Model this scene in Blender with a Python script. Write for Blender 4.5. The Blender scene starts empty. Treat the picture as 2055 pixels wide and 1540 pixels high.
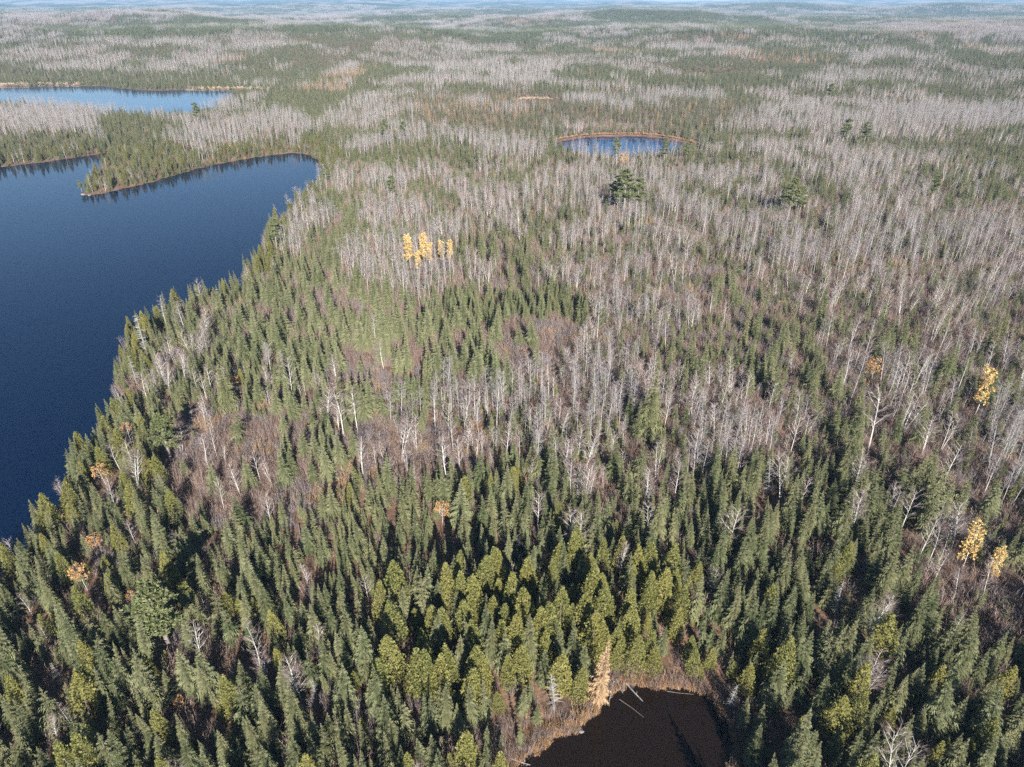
import bpy, math, random
import numpy as np

# ------------------------------------------------------------------ camera, sky, sun, exposure
scene = bpy.context.scene
CAM_H, FPX, U0, V0 = 90.0, 1370.0, 1027.5, 770.0       # drone height (m), lens in photo pixels
PITCH = math.atan((V0 - 12.0) / FPX)                    # eye level lies 12 px under the photo's top edge
cd = bpy.data.cameras.new('camera'); cam = bpy.data.objects.new('camera', cd)
scene.collection.objects.link(cam); scene.camera = cam
cam.location = (0, 0, CAM_H); cam.rotation_euler = (math.pi / 2 - PITCH, 0, 0)
cd.sensor_fit = 'HORIZONTAL'; cd.angle = 2 * math.atan(U0 / FPX)
cd.clip_start = 1.0; cd.clip_end = 80000

SUN_EL, SUN_AZ = math.radians(25.0), math.radians(12.0)  # low autumn sun, behind the camera and a little to its right
world = bpy.data.worlds.new('World'); scene.world = world; world.use_nodes = True
wn = world.node_tree; wn.nodes.clear()
wo = wn.nodes.new('ShaderNodeOutputWorld'); wb = wn.nodes.new('ShaderNodeBackground'); sk = wn.nodes.new('ShaderNodeTexSky')
sk.sky_type = 'NISHITA'; sk.sun_disc = False; sk.sun_elevation = SUN_EL; sk.sun_rotation = math.pi - SUN_AZ
sk.altitude = 900; sk.air_density = 1.0; sk.dust_density = 0.12; sk.ozone_density = 4.0
wb.inputs['Strength'].default_value = 0.05
wn.links.new(sk.outputs[0], wb.inputs[0]); wn.links.new(wb.outputs[0], wo.inputs[0])
sl = bpy.data.lights.new('sun', 'SUN'); sun = bpy.data.objects.new('sun', sl); scene.collection.objects.link(sun)
sl.energy = 5.0; sl.angle = math.radians(0.5); sl.color = (1.0, 0.96, 0.90)
sun.rotation_euler = (math.pi / 2 - SUN_EL, 0, SUN_AZ)   # light comes from (sin az, -cos az) behind
sun.location = (60, -200, 250)
scene.view_settings.view_transform = 'Standard'; scene.view_settings.look = 'None'
scene.view_settings.exposure = 1.27; scene.view_settings.gamma = 1.0
scene.cycles.use_denoising = False
scene.cycles.use_adaptive_sampling = True; scene.cycles.adaptive_threshold = .015
scene.cycles.max_bounces = 4; scene.cycles.diffuse_bounces = 2; scene.cycles.glossy_bounces = 2
scene.cycles.transmission_bounces = 2; scene.cycles.volume_bounces = 0; scene.cycles.transparent_max_bounces = 4

rng = np.random.default_rng(7)
random.seed(11)
SP, CP = math.sin(PITCH), math.cos(PITCH)

def ground(u, v, z=0.0):
    """the point at height z that the photo shows at pixel (u, v)"""
    x = (u - U0) / FPX; y = (V0 - v) / FPX
    dx, dy, dz = x, CP + y * SP, -SP + y * CP
    t = (CAM_H - z) / -dz
    return dx * t, dy * t

def project(x, y, z):
    """photo pixel of a place in the world (used to look up which stand of the forest grows there)"""
    q = z - CAM_H
    zc = y * CP - q * SP; yc = y * SP + q * CP
    zc = np.maximum(zc, 1e-3)
    return U0 + FPX * x / zc, V0 - FPX * yc / zc, zc

def sstep(a, b, x):
    t = np.clip((x - a) / (b - a), 0, 1); return t * t * (3 - 2 * t)

def vnoise(x, y, s):
    x = np.asarray(x, float); y = np.asarray(y, float)
    xi = np.floor(x); yi = np.floor(y); fx = x - xi; fy = y - yi
    def hsh(a, b):
        n = np.sin(a * 127.1 + b * 311.7 + s * 74.7) * 43758.5453
        return n - np.floor(n)
    fx = fx * fx * (3 - 2 * fx); fy = fy * fy * (3 - 2 * fy)
    return (hsh(xi, yi) * (1 - fx) + hsh(xi + 1, yi) * fx) * (1 - fy) + (hsh(xi, yi + 1) * (1 - fx) + hsh(xi + 1, yi + 1) * fx) * fy

def fbm(x, y, s, o=3):
    r = 0; a = .5; t = 0
    for k in range(o):
        r = r + a * vnoise(x * 2 ** k, y * 2 ** k, s + k * 17); t += a; a *= .5
    return r / t

# ------------------------------------------------------------------ water bodies (shorelines traced on the ground)
G = lambda pts: np.array([ground(u, v) for u, v in pts])
LAKE = G([(-420, 352), (0, 338), (60, 328), (130, 320), (200, 309), (228, 304), (216, 318), (196, 345), (164, 388), (182, 392), (250, 379),
          (330, 359), (352, 353), (400, 337), (480, 322), (545, 311), (600, 307), (632, 314), (654, 345), (644, 370), (598, 416), (545, 462), (520, 505),
          (502, 556), (482, 594), (412, 612), (342, 630), (300, 654), (254, 698), (238, 745), (240, 832), (208, 858), (168, 915), (132, 985), (86, 1065), (34, 1118),
          (-30, 1175), (-170, 1260), (-420, 1360)])
LAKE = np.vstack([LAKE, [[-190, 60], [-420, 90], [-700, 250]]])
FARLAKE = G([(-330, 176), (0, 175), (100, 172), (190, 172.5), (240, 178), (300, 183), (380, 180), (450, 181), (478, 187), (462, 203), (425, 222), (340, 236),
             (240, 232), (150, 217), (0, 212), (-330, 209)])
FARPOND = G([(1108, 289), (1140, 279), (1200, 274.5), (1250, 273), (1310, 275), (1360, 282), (1394, 292), (1392, 304), (1335, 316), (1260, 321), (1190, 318), (1118, 304)])
POND = G([(1030, 1540), (1062, 1522), (1092, 1484), (1150, 1470), (1188, 1442), (1214, 1402), (1250, 1378), (1300, 1371), (1345, 1381), (1400, 1391), (1432, 1404),
          (1456, 1440), (1470, 1480), (1476, 1540), (1470, 1700), (1440, 2000), (1350, 2150), (1200, 2150), (1090, 2000), (1040, 1700)])

def smooth_poly(P, n=2):
    for _ in range(n):
        Q = np.roll(P, -1, 0); P = np.stack([.75 * P + .25 * Q, .25 * P + .75 * Q], 1).reshape(-1, 2)
    return P

def sdist(x, y, P):
    """distance to a shoreline, negative on the water"""
    x = np.asarray(x, float).ravel(); y = np.asarray(y, float).ravel()
    d2 = np.full(x.shape, 1e18); ins = np.zeros(x.shape, bool)
    for (ax, ay), (bx, by) in zip(P, np.roll(P, -1, 0)):
        ex, ey = bx - ax, by - ay; L = ex * ex + ey * ey + 1e-12
        t = np.clip(((x - ax) * ex + (y - ay) * ey) / L, 0, 1)
        d2 = np.minimum(d2, (x - ax - t * ex) ** 2 + (y - ay - t * ey) ** 2)
        c = (ay > y) != (by > y)
        ins ^= c & (x < ex * (y - ay) / (ey if abs(ey) > 1e-9 else 1e-9) + ax)
    d = np.sqrt(d2); return np.where(ins, -d, d)

LAKE, FARLAKE, FARPOND, POND = [smooth_poly(p, 1) for p in (LAKE, FARLAKE, FARPOND, POND)]

def water_dist(x, y):
    sh = np.shape(x); x = np.ravel(x); y = np.ravel(y)
    wob = lambda s, k, a: (vnoise(x / s, y / s, k) - .5) * a
    ds = [sdist(x, y, LAKE) + wob(9, 3, 3.2), sdist(x, y, FARLAKE) + wob(25, 4, 10), sdist(x, y, FARPOND) + wob(9, 5, 4), sdist(x, y, POND) + wob(2.2, 6, 1.3)]
    return [d.reshape(sh) for d in ds]

def height(x, y, ds=None):
    if ds is None: ds = water_dist(x, y)
    sd = np.minimum(np.minimum(ds[0], ds[1]), np.minimum(ds[2], ds[3]))
    r = np.hypot(x, y)
    land = .25 + 1.6 * sstep(0, 14, np.minimum(ds[0], ds[1])) * sstep(0, 14, ds[3])
    land = land + sstep(15, 160, sd) * (1.0 + 6.5 * fbm(x / 130, y / 130, 21) - 1.5)
    land = land + sstep(40, 600, sd) * sstep(700, 1800, r) * 62 * (fbm(x / 400, y / 330, 31) * .95 - .02) * (1 - .55 * sstep(3200, 4200, r))
    hill = lambda cx, cy, sx, sy, h: h * np.exp(-((x - cx) / sx) ** 2 - ((y - cy) / sy) ** 2)
    land = land + hill(560, 2780, 290, 260, 34) + hill(-1750, 2500, 900, 500, 30) + hill(-300, 3300, 700, 300, 10) + hill(1500, 3000, 600, 300, 12)
    land = land + hill(2650, 4700, 420, 380, 40) + hill(2000, 5600, 600, 400, 30)
    far = sstep(3700, 6800, r)
    land = land + far * 135 * (fbm(x / 1700, y / 1100, 41, 4) ** 1.2) + sstep(8500, 13500, r) * (34 + 80 * fbm(x / 2600, y / 4000, 51))
    return np.where(sd > 0, land, -np.minimum(2.5, .12 - .2 * sd))

# ------------------------------------------------------------------ materials
def nodes_of(name):
    m = bpy.data.materials.new(name); m.use_nodes = True
    nt = m.node_tree; b = nt.nodes['Principled BSDF']; return m, nt, b

def leaf_mat(name, c0, c1, c2, rough=.7, spec=.15, transl=0.0):
    """foliage: colour varies from plant to plant and from branch to branch"""
    m, nt, b = nodes_of(name)
    oi = nt.nodes.new('ShaderNodeObjectInfo'); at = nt.nodes.new('ShaderNodeAttribute'); at.attribute_name = 'var'
    m1 = nt.nodes.new('ShaderNodeMix'); m1.data_type = 'RGBA'; m2 = nt.nodes.new('ShaderNodeMix'); m2.data_type = 'RGBA'
    m1.inputs[6].default_value = (*c0, 1); m1.inputs[7].default_value = (*c1, 1)
    nt.links.new(oi.outputs['Random'], m1.inputs[0])
    mp = nt.nodes.new('ShaderNodeMapRange'); mp.inputs[3].default_value = 0; mp.inputs[4].default_value = .75
    nt.links.new(at.outputs['Fac'], mp.inputs[0]); nt.links.new(mp.outputs[0], m2.inputs[0])
    nt.links.new(m1.outputs[2], m2.inputs[6]); m2.inputs[7].default_value = (*c2, 1)
    nt.links.new(m2.outputs[2], b.inputs['Base Color'])
    b.inputs['Roughness'].default_value = rough; b.inputs['Specular IOR Level'].default_value = spec
    if transl:
        o = nt.nodes['Material Output']; t = nt.nodes.new('ShaderNodeBsdfTranslucent'); mx = nt.nodes.new('ShaderNodeMixShader')
        mx.inputs[0].default_value = transl; nt.links.new(m2.outputs[2], t.inputs[0])
        nt.links.new(b.outputs[0], mx.inputs[1]); nt.links.new(t.outputs[0], mx.inputs[2]); nt.links.new(mx.outputs[0], o.inputs['Surface'])
    return m

def bark_mat(name, c0, c1, scale=3.0, rough=.8):
    m, nt, b = nodes_of(name)
    tc = nt.nodes.new('ShaderNodeTexCoord'); n = nt.nodes.new('ShaderNodeTexNoise'); n.inputs['Scale'].default_value = scale
    mx = nt.nodes.new('ShaderNodeMix'); mx.data_type = 'RGBA'; mx.inputs[6].default_value = (*c0, 1); mx.inputs[7].default_value = (*c1, 1)
    r = nt.nodes.new('ShaderNodeMapRange'); r.inputs[1].default_value = .38; r.inputs[2].default_value = .68
    nt.links.new(tc.outputs['Object'], n.inputs['Vector']); nt.links.new(n.outputs[0], r.inputs[0]); nt.links.new(r.outputs[0], mx.inputs[0])
    nt.links.new(mx.outputs[2], b.inputs['Base Color']); b.inputs['Roughness'].default_value = rough; b.inputs['Specular IOR Level'].default_value = .15
    return m

M = {}
M['spruce'] = leaf_mat('spruce_needles', (.058, .082, .030), (.160, .158, .070), (.220, .215, .118))
M['fir'] = leaf_mat('fir_needles', (.090, .112, .040), (.175, .180, .085), (.235, .235, .135))
M['cedar'] = leaf_mat('cedar_scales', (.120, .135, .034), (.215, .195, .048), (.270, .250, .095))
M['bog'] = leaf_mat('bog_spruce_needles', (.075, .095, .045), (.120, .125, .060), (.160, .150, .085))
M['pine'] = leaf_mat('pine_needles', (.085, .105, .038), (.125, .140, .055), (.185, .195, .095))
M['larch'] = leaf_mat('larch_needles', (.38, .235, .125), (.46, .31, .17), (.54, .39, .25), transl=.2)
M['gold'] = leaf_mat('golden_leaves', (.56, .37, .12), (.64, .45, .18), (.72, .56, .28), transl=.25)
M['russet'] = leaf_mat('russet_leaves', (.40, .20, .08), (.50, .28, .12), (.56, .36, .18), transl=.2)
M['twig'] = leaf_mat('grey_twigs', (.190, .155, .155), (.260, .225, .222), (.36, .335, .33))
M['birchtwig'] = leaf_mat('birch_twigs', (.165, .105, .092), (.225, .160, .142), (.31, .25, .235))
M['brush'] = leaf_mat('brush_stems', (.150, .105, .092), (.285, .195, .150), (.33, .245, .205))
M['sedge'] = leaf_mat('sedge_blades', (.27, .150, .075), (.36, .21, .11), (.45, .29, .16))
M['grass'] = leaf_mat('marsh_blades', (.36, .265, .175), (.42, .315, .21), (.47, .36, .26))
M['deadtwig'] = leaf_mat('dead_twigs', (.24, .23, .21), (.33, .32, .30), (.42, .41, .38))
M['bark'] = bark_mat('brown_bark', (.12, .09, .07), (.20, .16, .13))
M['pinebark'] = bark_mat('pine_bark', (.17, .145, .125), (.27, .24, .21))
M['white'] = bark_mat('white_bark', (.64, .61, .56), (.40, .36, .33), 1.6)
M['aspenbark'] = bark_mat('aspen_bark', (.60, .57, .52), (.36, .33, .30), 1.2)
M['grey'] = bark_mat('weathered_wood', (.27, .255, .24), (.17, .16, .15), 2.0)

def ground_mat():
    m, nt, b = nodes_of('forest_floor')
    ge = nt.nodes.new('ShaderNodeNewGeometry')
    def noise(sc, det=4):
        n = nt.nodes.new('ShaderNodeTexNoise'); n.inputs['Scale'].default_value = sc; n.inputs['Detail'].default_value = det
        nt.links.new(ge.outputs['Position'], n.inputs['Vector']); return n
    def rmp(n, stops):
        r = nt.nodes.new('ShaderNodeValToRGB'); e = r.color_ramp.elements
        while len(e) < len(stops): e.new(.5)
        for k, (p, c) in enumerate(stops): e[k].position = p; e[k].color = (*c, 1)
        nt.links.new(n.outputs[0], r.inputs[0]); return r
    litter = rmp(noise(.9, 8), [(.28, (.085, .052, .036)), (.5, (.150, .092, .062)), (.66, (.22, .135, .085)), (.8, (.14, .12, .055))])
    patch = rmp(noise(.06, 4), [(.40, (.120, .078, .055)), (.52, (.20, .125, .075)), (.62, (.24, .165, .12))])
    mx = nt.nodes.new('ShaderNodeMix'); mx.data_type = 'RGBA'; mx.inputs[0].default_value = .45
    nt.links.new(litter.outputs[0], mx.inputs[6]); nt.links.new(patch.outputs[0], mx.inputs[7])
    # far away the stands merge: woods seen as grey-brown hardwood and dark evergreen patches
    woods = rmp(noise(.0035, 8), [(.42, (.030, .045, .035)), (.49, (.060, .070, .050)), (.53, (.25, .205, .185)), (.66, (.31, .25, .22)), (.75, (.38, .25, .16))])
    ln = nt.nodes.new('ShaderNodeVectorMath'); ln.operation = 'LENGTH'; nt.links.new(ge.outputs['Position'], ln.inputs[0])
    fr = nt.nodes.new('ShaderNodeMapRange'); fr.inputs[1].default_value = 2500; fr.inputs[2].default_value = 4500; nt.links.new(ln.outputs['Value'], fr.inputs[0])
    m2 = nt.nodes.new('ShaderNodeMix'); m2.data_type = 'RGBA'
    nt.links.new(fr.outputs[0], m2.inputs[0]); nt.links.new(mx.outputs[2], m2.inputs[6]); nt.links.new(woods.outputs[0], m2.inputs[7])
    nt.links.new(m2.outputs[2], b.inputs['Base Color']); b.inputs['Roughness'].default_value = .95; b.inputs['Specular IOR Level'].default_value = .05
    bp = nt.nodes.new('ShaderNodeBump'); bp.inputs['Strength'].default_value = .6; bp.inputs['Distance'].default_value = .4
    nt.links.new(noise(1.5, 6).outputs[0], bp.inputs['Height']); nt.links.new(bp.outputs[0], b.inputs['Normal'])
    return m

def water_mat(name, col, rough, scale, strength, spec=.5):
    m, nt, b = nodes_of(name)
    b.inputs['Base Color'].default_value = (*col, 1); b.inputs['Roughness'].default_value = rough; b.inputs['IOR'].default_value = 1.333
    b.inputs['Specular IOR Level'].default_value = spec
    ge = nt.nodes.new('ShaderNodeNewGeometry'); mp = nt.nodes.new('ShaderNodeMapping'); mp.inputs['Scale'].default_value = (.55, 1.0, 1); mp.inputs['Rotation'].default_value = (0, 0, .5)
    n = nt.nodes.new('ShaderNodeTexNoise'); n.inputs['Scale'].default_value = scale; n.inputs['Detail'].default_value = 3
    bp = nt.nodes.new('ShaderNodeBump'); bp.inputs['Strength'].default_value = strength; bp.inputs['Distance'].default_value = .05
    nt.links.new(ge.outputs['Position'], mp.inputs[0]); nt.links.new(mp.outputs[0], n.inputs['Vector']); nt.links.new(n.outputs[0], bp.inputs['Height']); nt.links.new(bp.outputs[0], b.inputs['Normal'])
    w = nt.nodes.new('ShaderNodeTexNoise'); w.inputs['Scale'].default_value = .022; w.inputs['Detail'].default_value = 4      # gusts: rippled and calmer patches
    mr = nt.nodes.new('ShaderNodeMapRange'); mr.inputs[1].default_value = .35; mr.inputs[2].default_value = .65; mr.inputs[3].default_value = strength * .3; mr.inputs[4].default_value = strength * 1.6
    nt.links.new(mp.outputs[0], w.inputs['Vector']); nt.links.new(w.outputs[0], mr.inputs[0]); nt.links.new(mr.outputs[0], bp.inputs['Strength'])
    return m

M['floor'] = ground_mat()
M['lake'] = water_mat('lake_water', (.0010, .009, .032), .05, 1.1, .34, .45)
M['tarn'] = water_mat('clear_pond_water', (.003, .030, .105), .06, 1.0, .40, .42)
M['bogwater'] = water_mat('brown_bog_water', (.0125, .0080, .0060), .04, .8, .03, .35)

# ------------------------------------------------------------------ mesh helpers
class Buf:
    def __init__(s): s.v = []; s.f = []; s.m = []; s.a = []
    def tri(s, a, b, c, mat=0, var=.5):
        n = len(s.v); s.v += [a, b, c]; s.a += [var] * 3; s.f.append((n, n + 1, n + 2)); s.m.append(mat)
    def quad(s, a, b, c, d, mat=0, var=.5):
        n = len(s.v); s.v += [a, b, c, d]; s.a += [var] * 4; s.f.append((n, n + 1, n + 2, n + 3)); s.m.append(mat)
    def tube(s, pts, rad, sides=5, mat=0, var=.5):
        base = len(s.v); P = [np.array(p, float) for p in pts]
        for i, p in enumerate(P):
            d = P[min(i + 1, len(P) - 1)] - P[max(i - 1, 0)]; d = d / (np.linalg.norm(d) + 1e-9)
            h = np.array([1, 0, 0]) if abs(d[0]) < .8 else np.array([0, 1, 0])
            e1 = np.cross(d, h); e1 /= np.linalg.norm(e1); e2 = np.cross(d, e1)
            for k in range(sides):
                an = 2 * math.pi * k / sides
                s.v.append(tuple(p + rad[i] * (math.cos(an) * e1 + math.sin(an) * e2))); s.a.append(var)
        for i in range(len(P) - 1):
            for k in range(sides):
                k2 = (k + 1) % sides
                s.f.append((base + i * sides + k, base + i * sides + k2, base + (i + 1) * sides + k2, base + (i + 1) * sides + k)); s.m.append(mat)
        n = len(s.v); s.v.append(tuple(P[-1])); s.a.append(var)
        for k in range(sides):
            s.f.append((base + (len(P) - 1) * sides + k, base + (len(P) - 1) * sides + (k + 1) % sides, n)); s.m.append(mat)
    def add(s, o, off=(0, 0, 0), sc=1.0, rot=0.0, matoff=0):
        n = len(s.v); c, q = math.cos(rot) * sc, math.sin(rot) * sc
        for x, y, z in o.v: s.v.append((off[0] + c * x - q * y, off[1] + q * x + c * y, off[2] + sc * z))
        s.a += o.a; s.f += [tuple(i + n for i in f) for f in o.f]; s.m += [i + matoff for i in o.m]
    def mesh(s, name, mats):
        me = bpy.data.meshes.new(name); me.from_pydata(s.v, [], s.f)
        for m in mats: me.materials.append(m)
        me.polygons.foreach_set('material_index', s.m)
        at = me.attributes.new('var', 'FLOAT', 'POINT'); at.data.foreach_set('value', s.a)
        me.update(); return me

R = random.Random(5)
U = R.uniform

def frond(b, p, a, ln, dz, w, var, side=3, mat=0):
    """one evergreen branch: a drooping blade with side sprays"""
    ca, sa = math.cos(a), math.sin(a)
    def P(t, s, drop=0.0):
        zz = dz * t * ln + .10 * ln * math.sin(math.pi * t) - drop
        return (p[0] + ca * t * ln - sa * s, p[1] + sa * t * ln + ca * s, p[2] + zz)
    tw = U(-.25, .25) * w
    m = .5 if side < 2 else .3
    b.quad(P(.05, 0), P(.5, -w * m, .22 * w + tw), P(1, 0, .04), P(.5, w * m, .22 * w - tw), mat, var)
    for k in range(side):
        t = .14 + .74 * k / max(side - 1, 1) + U(-.05, .05); hw = .30 / (side + 1)
        for sg in (-1, 1):
            q = w * (1.15 - .65 * t) * U(.7, 1.35)
            b.tri(P(t - hw, sg * w * .12), P(t + hw, sg * w * .10, -.02), P(t + .16 + U(-.05, .06), sg * q, .40 * q + U(-.04, .16)), mat, min(1, max(0, var + U(-.25, .3))))

def conifer(h, rm, nwh, nb, prof=.85, lo=.06, dz0=-.45, dz1=.55, side=3, wf=.42, gap=0.0, jit=.22, trunk_r=None):
    """spruce, fir or larch: returns (trunk, crown)"""
    t = Buf(); c = Buf(); tr = trunk_r or .012 * h + .03
    lean = (U(-.02, .02) * h, U(-.02, .02) * h)
    ax = lambda q: (lean[0] * q * q, lean[1] * q * q)
    t.tube([(0, 0, -.5), (*ax(.3), .3 * h), (*ax(.7), .7 * h), (*ax(1), h * .995)], [tr * 1.2, tr * .85, tr * .45, .02], 5)
    bulge = [U(.8, 1.15) for _ in range(7)]
    for i in range(nwh):
        f = (i + U(-.3, .3)) / (nwh - 1); f = min(max(f, 0), 1)
        z = h * (lo + (.985 - lo) * f)
        r = rm * ((1 - f) ** prof) * (.75 + .25 * min(1, f * 6)) + .05 * rm
        a0 = U(0, 6.28); n = max(3, round(nb * (.55 + .45 * (1 - f)) + U(-.6, .6)))
        var0 = U(.1, .7)
        for k in range(n):
            if R.random() < gap: continue
            a = a0 + 6.2832 * k / n + U(-.3, .3)
            rr = r * U(1 - jit, 1 + jit) * bulge[int((a % 6.2832) / 6.2832 * 7) % 7]
            x, y = ax(z / h)
            frond(c, (x, y, z + U(-.5, .5) * h / nwh), a, rr, dz0 + (dz1 - dz0) * f ** 1.4 + U(-.08, .08), wf * rr + .16, min(1, max(0, var0 + U(-.3, .3))), side if rr > .35 else 1)
    # leader
    x, y = ax(1)
    for k in range(3): 
        a = k * 2.1; c.tri((x + .09 * math.cos(a), y + .09 * math.sin(a), h * .955), (x + .09 * math.cos(a + 2), y + .09 * math.sin(a + 2), h * .955), (x, y, h * 1.02), 0, .6)
    return t, c

def tuft(b, p, r, n, var, mat=0, flat=1.0, up=.25):
    """cluster of leaf-sized faces"""
    for _ in range(n):
        d = np.array([R.gauss(0, 1), R.gauss(0, 1), R.gauss(0, 1) * flat + up]); d /= np.linalg.norm(d) + 1e-6
        q = np.array([R.gauss(0, 1), R.gauss(0, 1), R.gauss(0, 1)]); e = np.cross(d, q); e /= np.linalg.norm(e) + 1e-6
        o = np.array(p) + d * r * U(.1, .55); w = r * U(.16, .3); l = r * U(.45, .8)
        b.tri(tuple(o - e * w), tuple(o + e * w), tuple(o + d * l), mat, min(1, max(0, var + U(-.25, .25))))

def cedar(h, rm):
    t = Buf(); c = Buf()
    t.tube([(0, 0, -.5), (U(-.1, .1), U(-.1, .1), h * .45), (0, 0, h * .9)], [.22, .14, .03], 5)
    tops = [(0, 0, 1.0)] + [(U(-.35, .35) * rm, U(-.35, .35) * rm, U(.72, .92)) for _ in range(R.choice([0, 1, 1, 2]))]
    for (ox, oy, hs) in tops:
        n = 480 if hs == 1 else 150
        for i in range(n):
            f = R.random() ** .85; z = h * hs * (.06 + .92 * f)
            pr = min(1, .62 + 2.0 * f) * (1 - f) ** .62 * 1.1
            rr = rm * max(.07, pr) * U(.55, 1.05) * (1 if hs == 1 else .75); a = U(0, 6.28)
            p = (ox + rr * math.cos(a), oy + rr * math.sin(a), z)
            # fan-shaped upright sprays
            var = U(0, .9); s = U(.18, .36)
            for k in range(6):
                aa = a + U(-1.1, 1.1); el = U(-.5, 1.0)
                d = np.array([math.cos(aa) * math.cos(el), math.sin(aa) * math.cos(el), math.sin(el)])
                q = np.cross(d, [U(-.4, .4), U(-.4, .4), 1]); q /= np.linalg.norm(q) + 1e-6
                o = np.array(p) - d * .25 + np.array([U(-.2, .2), U(-.2, .2), U(-.25, .25)])
                c.quad(tuple(o), tuple(o + d * s * .6 - q * s * .36), tuple(o + d * s), tuple(o + d * s * .6 + q * s * .36), 0, min(1, max(0, var + U(-.2, .2))))
    return t, c

def pine(h, rm):
    """old white pine: bare lower trunk, flat irregular plates of foliage"""
    t = Buf(); c = Buf(); lx, ly = U(-.6, .6), U(-.6, .6)
    ax = lambda q: (lx * q * q, ly * q * q)
    t.tube([(0, 0, -.5), (*ax(.35), .35 * h), (*ax(.7), .7 * h), (*ax(1), .97 * h)], [.42, .34, .2, .05], 7)
    n = 17
    for i in range(n):
        f = .38 + .6 * i / (n - 1); z = h * f + U(-.3, .3)
        env = (1 - ((f - .55) / .48) ** 2 if f > .55 else 1 - ((.55 - f) / .28) ** 2 * .5)
        for k in range(R.choice([2, 3, 3])):
            a = U(0, 6.28); L = rm * max(.18, env ** .7 if env > 0 else .18) * U(.55, 1.1); x, y = ax(f)
            rise = U(.05, .35) + .35 * (f - .4)
            e = (x + L * math.cos(a), y + L * math.sin(a), z + rise * L)
            t.tube([(x, y, z), ((x + e[0]) / 2, (y + e[1]) / 2, z + rise * L * .35), e], [.075, .05, .015], 3)
            for j in range(6):
                s = .35 + .65 * j / 5
                for _ in range(2):
                    tuft(c, (x + (e[0] - x) * s + U(-.22, .22) * L, y + (e[1] - y) * s + U(-.22, .22) * L, z + rise * L * s + U(-.1, .25)), U(.55, .95), 13, U(.1, .9), 0, .35, .35)
    x, y = ax(1); tuft(c, (x, y, h * .98), .9, 20, .5)
    return t, c

def bare(h, spread, first, nl, ntw, white, multi=1, tw_w=.013, lean=.05, twl=.9, rise=(.9, 1.5)):
    """leafless birch or aspen: trunk + limbs (white bark) and a haze of twigs"""
    t = Buf(); c = Buf()
    for s in range(multi):
        hh = h * (1 if s == 0 else U(.75, .97)); la = U(0, 6.28); ln = (U(0, lean) if multi == 1 else U(.10, .24)) * hh
        ex, ey = ln * math.cos(la), ln * math.sin(la); cx, cy = U(-.03, .03) * hh, U(-.03, .03) * hh
        ax = lambda q: np.array([ex * q + cx * math.sin(3.1 * q), ey * q + cy * math.sin(3.1 * q), hh * q])
        r0 = (.0070 if white else .0048) * hh + .016
        t.tube([ax(q) + (np.array([0, 0, -.4]) if q == 0 else 0) for q in (0, .25, .5, .75, .97)], [r0, r0 * .85, r0 * .62, r0 * .36, .012], 5)
        for i in range(nl):
            f = first + (.95 - first) * (i + U(0, .8)) / nl; p = ax(f)
            L = spread * (1 - .55 * ((f - first) / (1 - first)) ** 1.5) * U(.6, 1.15)
            a = i * 2.4 + U(-.6, .6); up = U(*rise)
            d = np.array([math.cos(a), math.sin(a), up]); d /= np.linalg.norm(d)
            d2 = d + np.array([0, 0, U(.1, .5)]); d2 /= np.linalg.norm(d2)
            m = p + d * L * .55; e = m + d2 * L * .6
            c.tube([p, m, e], [r0 * .40 * (1 - .5 * f), r0 * .24 * (1 - .4 * f), .008], 3, 0, U(.4, 1))
            for j in range(R.choice([2, 3, 4])):      # second order
                q = U(.3, .9); o = p + (m - p) * min(1, q * 1.7) if q < .58 else m + (e - m) * (q - .55) / .45
                a2 = a + U(-1.3, 1.3); g = np.array([math.cos(a2), math.sin(a2), U(.2, 1.2)]); g /= np.linalg.norm(g)
                l2 = L * U(.3, .6); w = .022; sd = np.cross(g, [U(-1, 1), U(-1, 1), U(-1, 1)]); sd /= np.linalg.norm(sd) + 1e-6
                c.tri(tuple(o - sd * w), tuple(o + sd * w), tuple(o + g * l2), 0, U(.3, 1))
                for k in range(ntw):
                    oo = o + g * l2 * U(.15, 1); a3 = a2 + U(-1.5, 1.5); g3 = np.array([math.cos(a3), math.sin(a3), U(-.1, 1.3)]); g3 /= np.linalg.norm(g3)
                    sd = np.cross(g3, [U(-1, 1), U(-1, 1), U(-1, 1)]); sd /= np.linalg.norm(sd) + 1e-6
                    c.tri(tuple(oo - sd * tw_w), tuple(oo + sd * tw_w), tuple(oo + g3 * twl * U(.5, 1.2)), 1, U(0, 1))
    return t, c

def leafy(h, spread, first, nl, n, sz, mat_i=1):
    t, c = bare(h, spread, first, nl, 2, True)
    pts = [c.v[f[2]] for f, m in zip(c.f, c.m) if m == 1]
    R.shuffle(pts)
    for p in pts[:n]: tuft(c, p, sz * U(.7, 1.2), 9, U(0, 1), 2)
    return t, c

def snag(h, nbr):
    t = Buf(); c = Buf(); k = U(-.5, .5)
    t.tube([(0, 0, -.4), (k * .3, 0, h * .4), (k, .2, h * .8), (k * 1.1, .3, h)], [.17, .13, .07, .02], 5)
    for i in range(nbr):
        f = U(.22, .98); a = U(0, 6.28); L = (1.15 - f) * U(.7, 1.9) + .25
        p = np.array([k * f, .2 * f, h * f]); e = p + np.array([math.cos(a) * L, math.sin(a) * L, U(-.25, .35) * L])
        c.tube([p, (p + e) / 2 + np.array([0, 0, .08]), e], [.035, .025, .008], 3, 0, U(.2, 1))
        for _ in range(4):
            o = p + (e - p) * U(.3, 1); g = np.array([U(-1, 1), U(-1, 1), U(-.7, .5)]) * .45
            c.tri(tuple(o + np.array([0, 0, .02])), tuple(o - np.array([0, 0, .02])), tuple(o + g), 0, U(0, 1))
    return t, c

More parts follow.
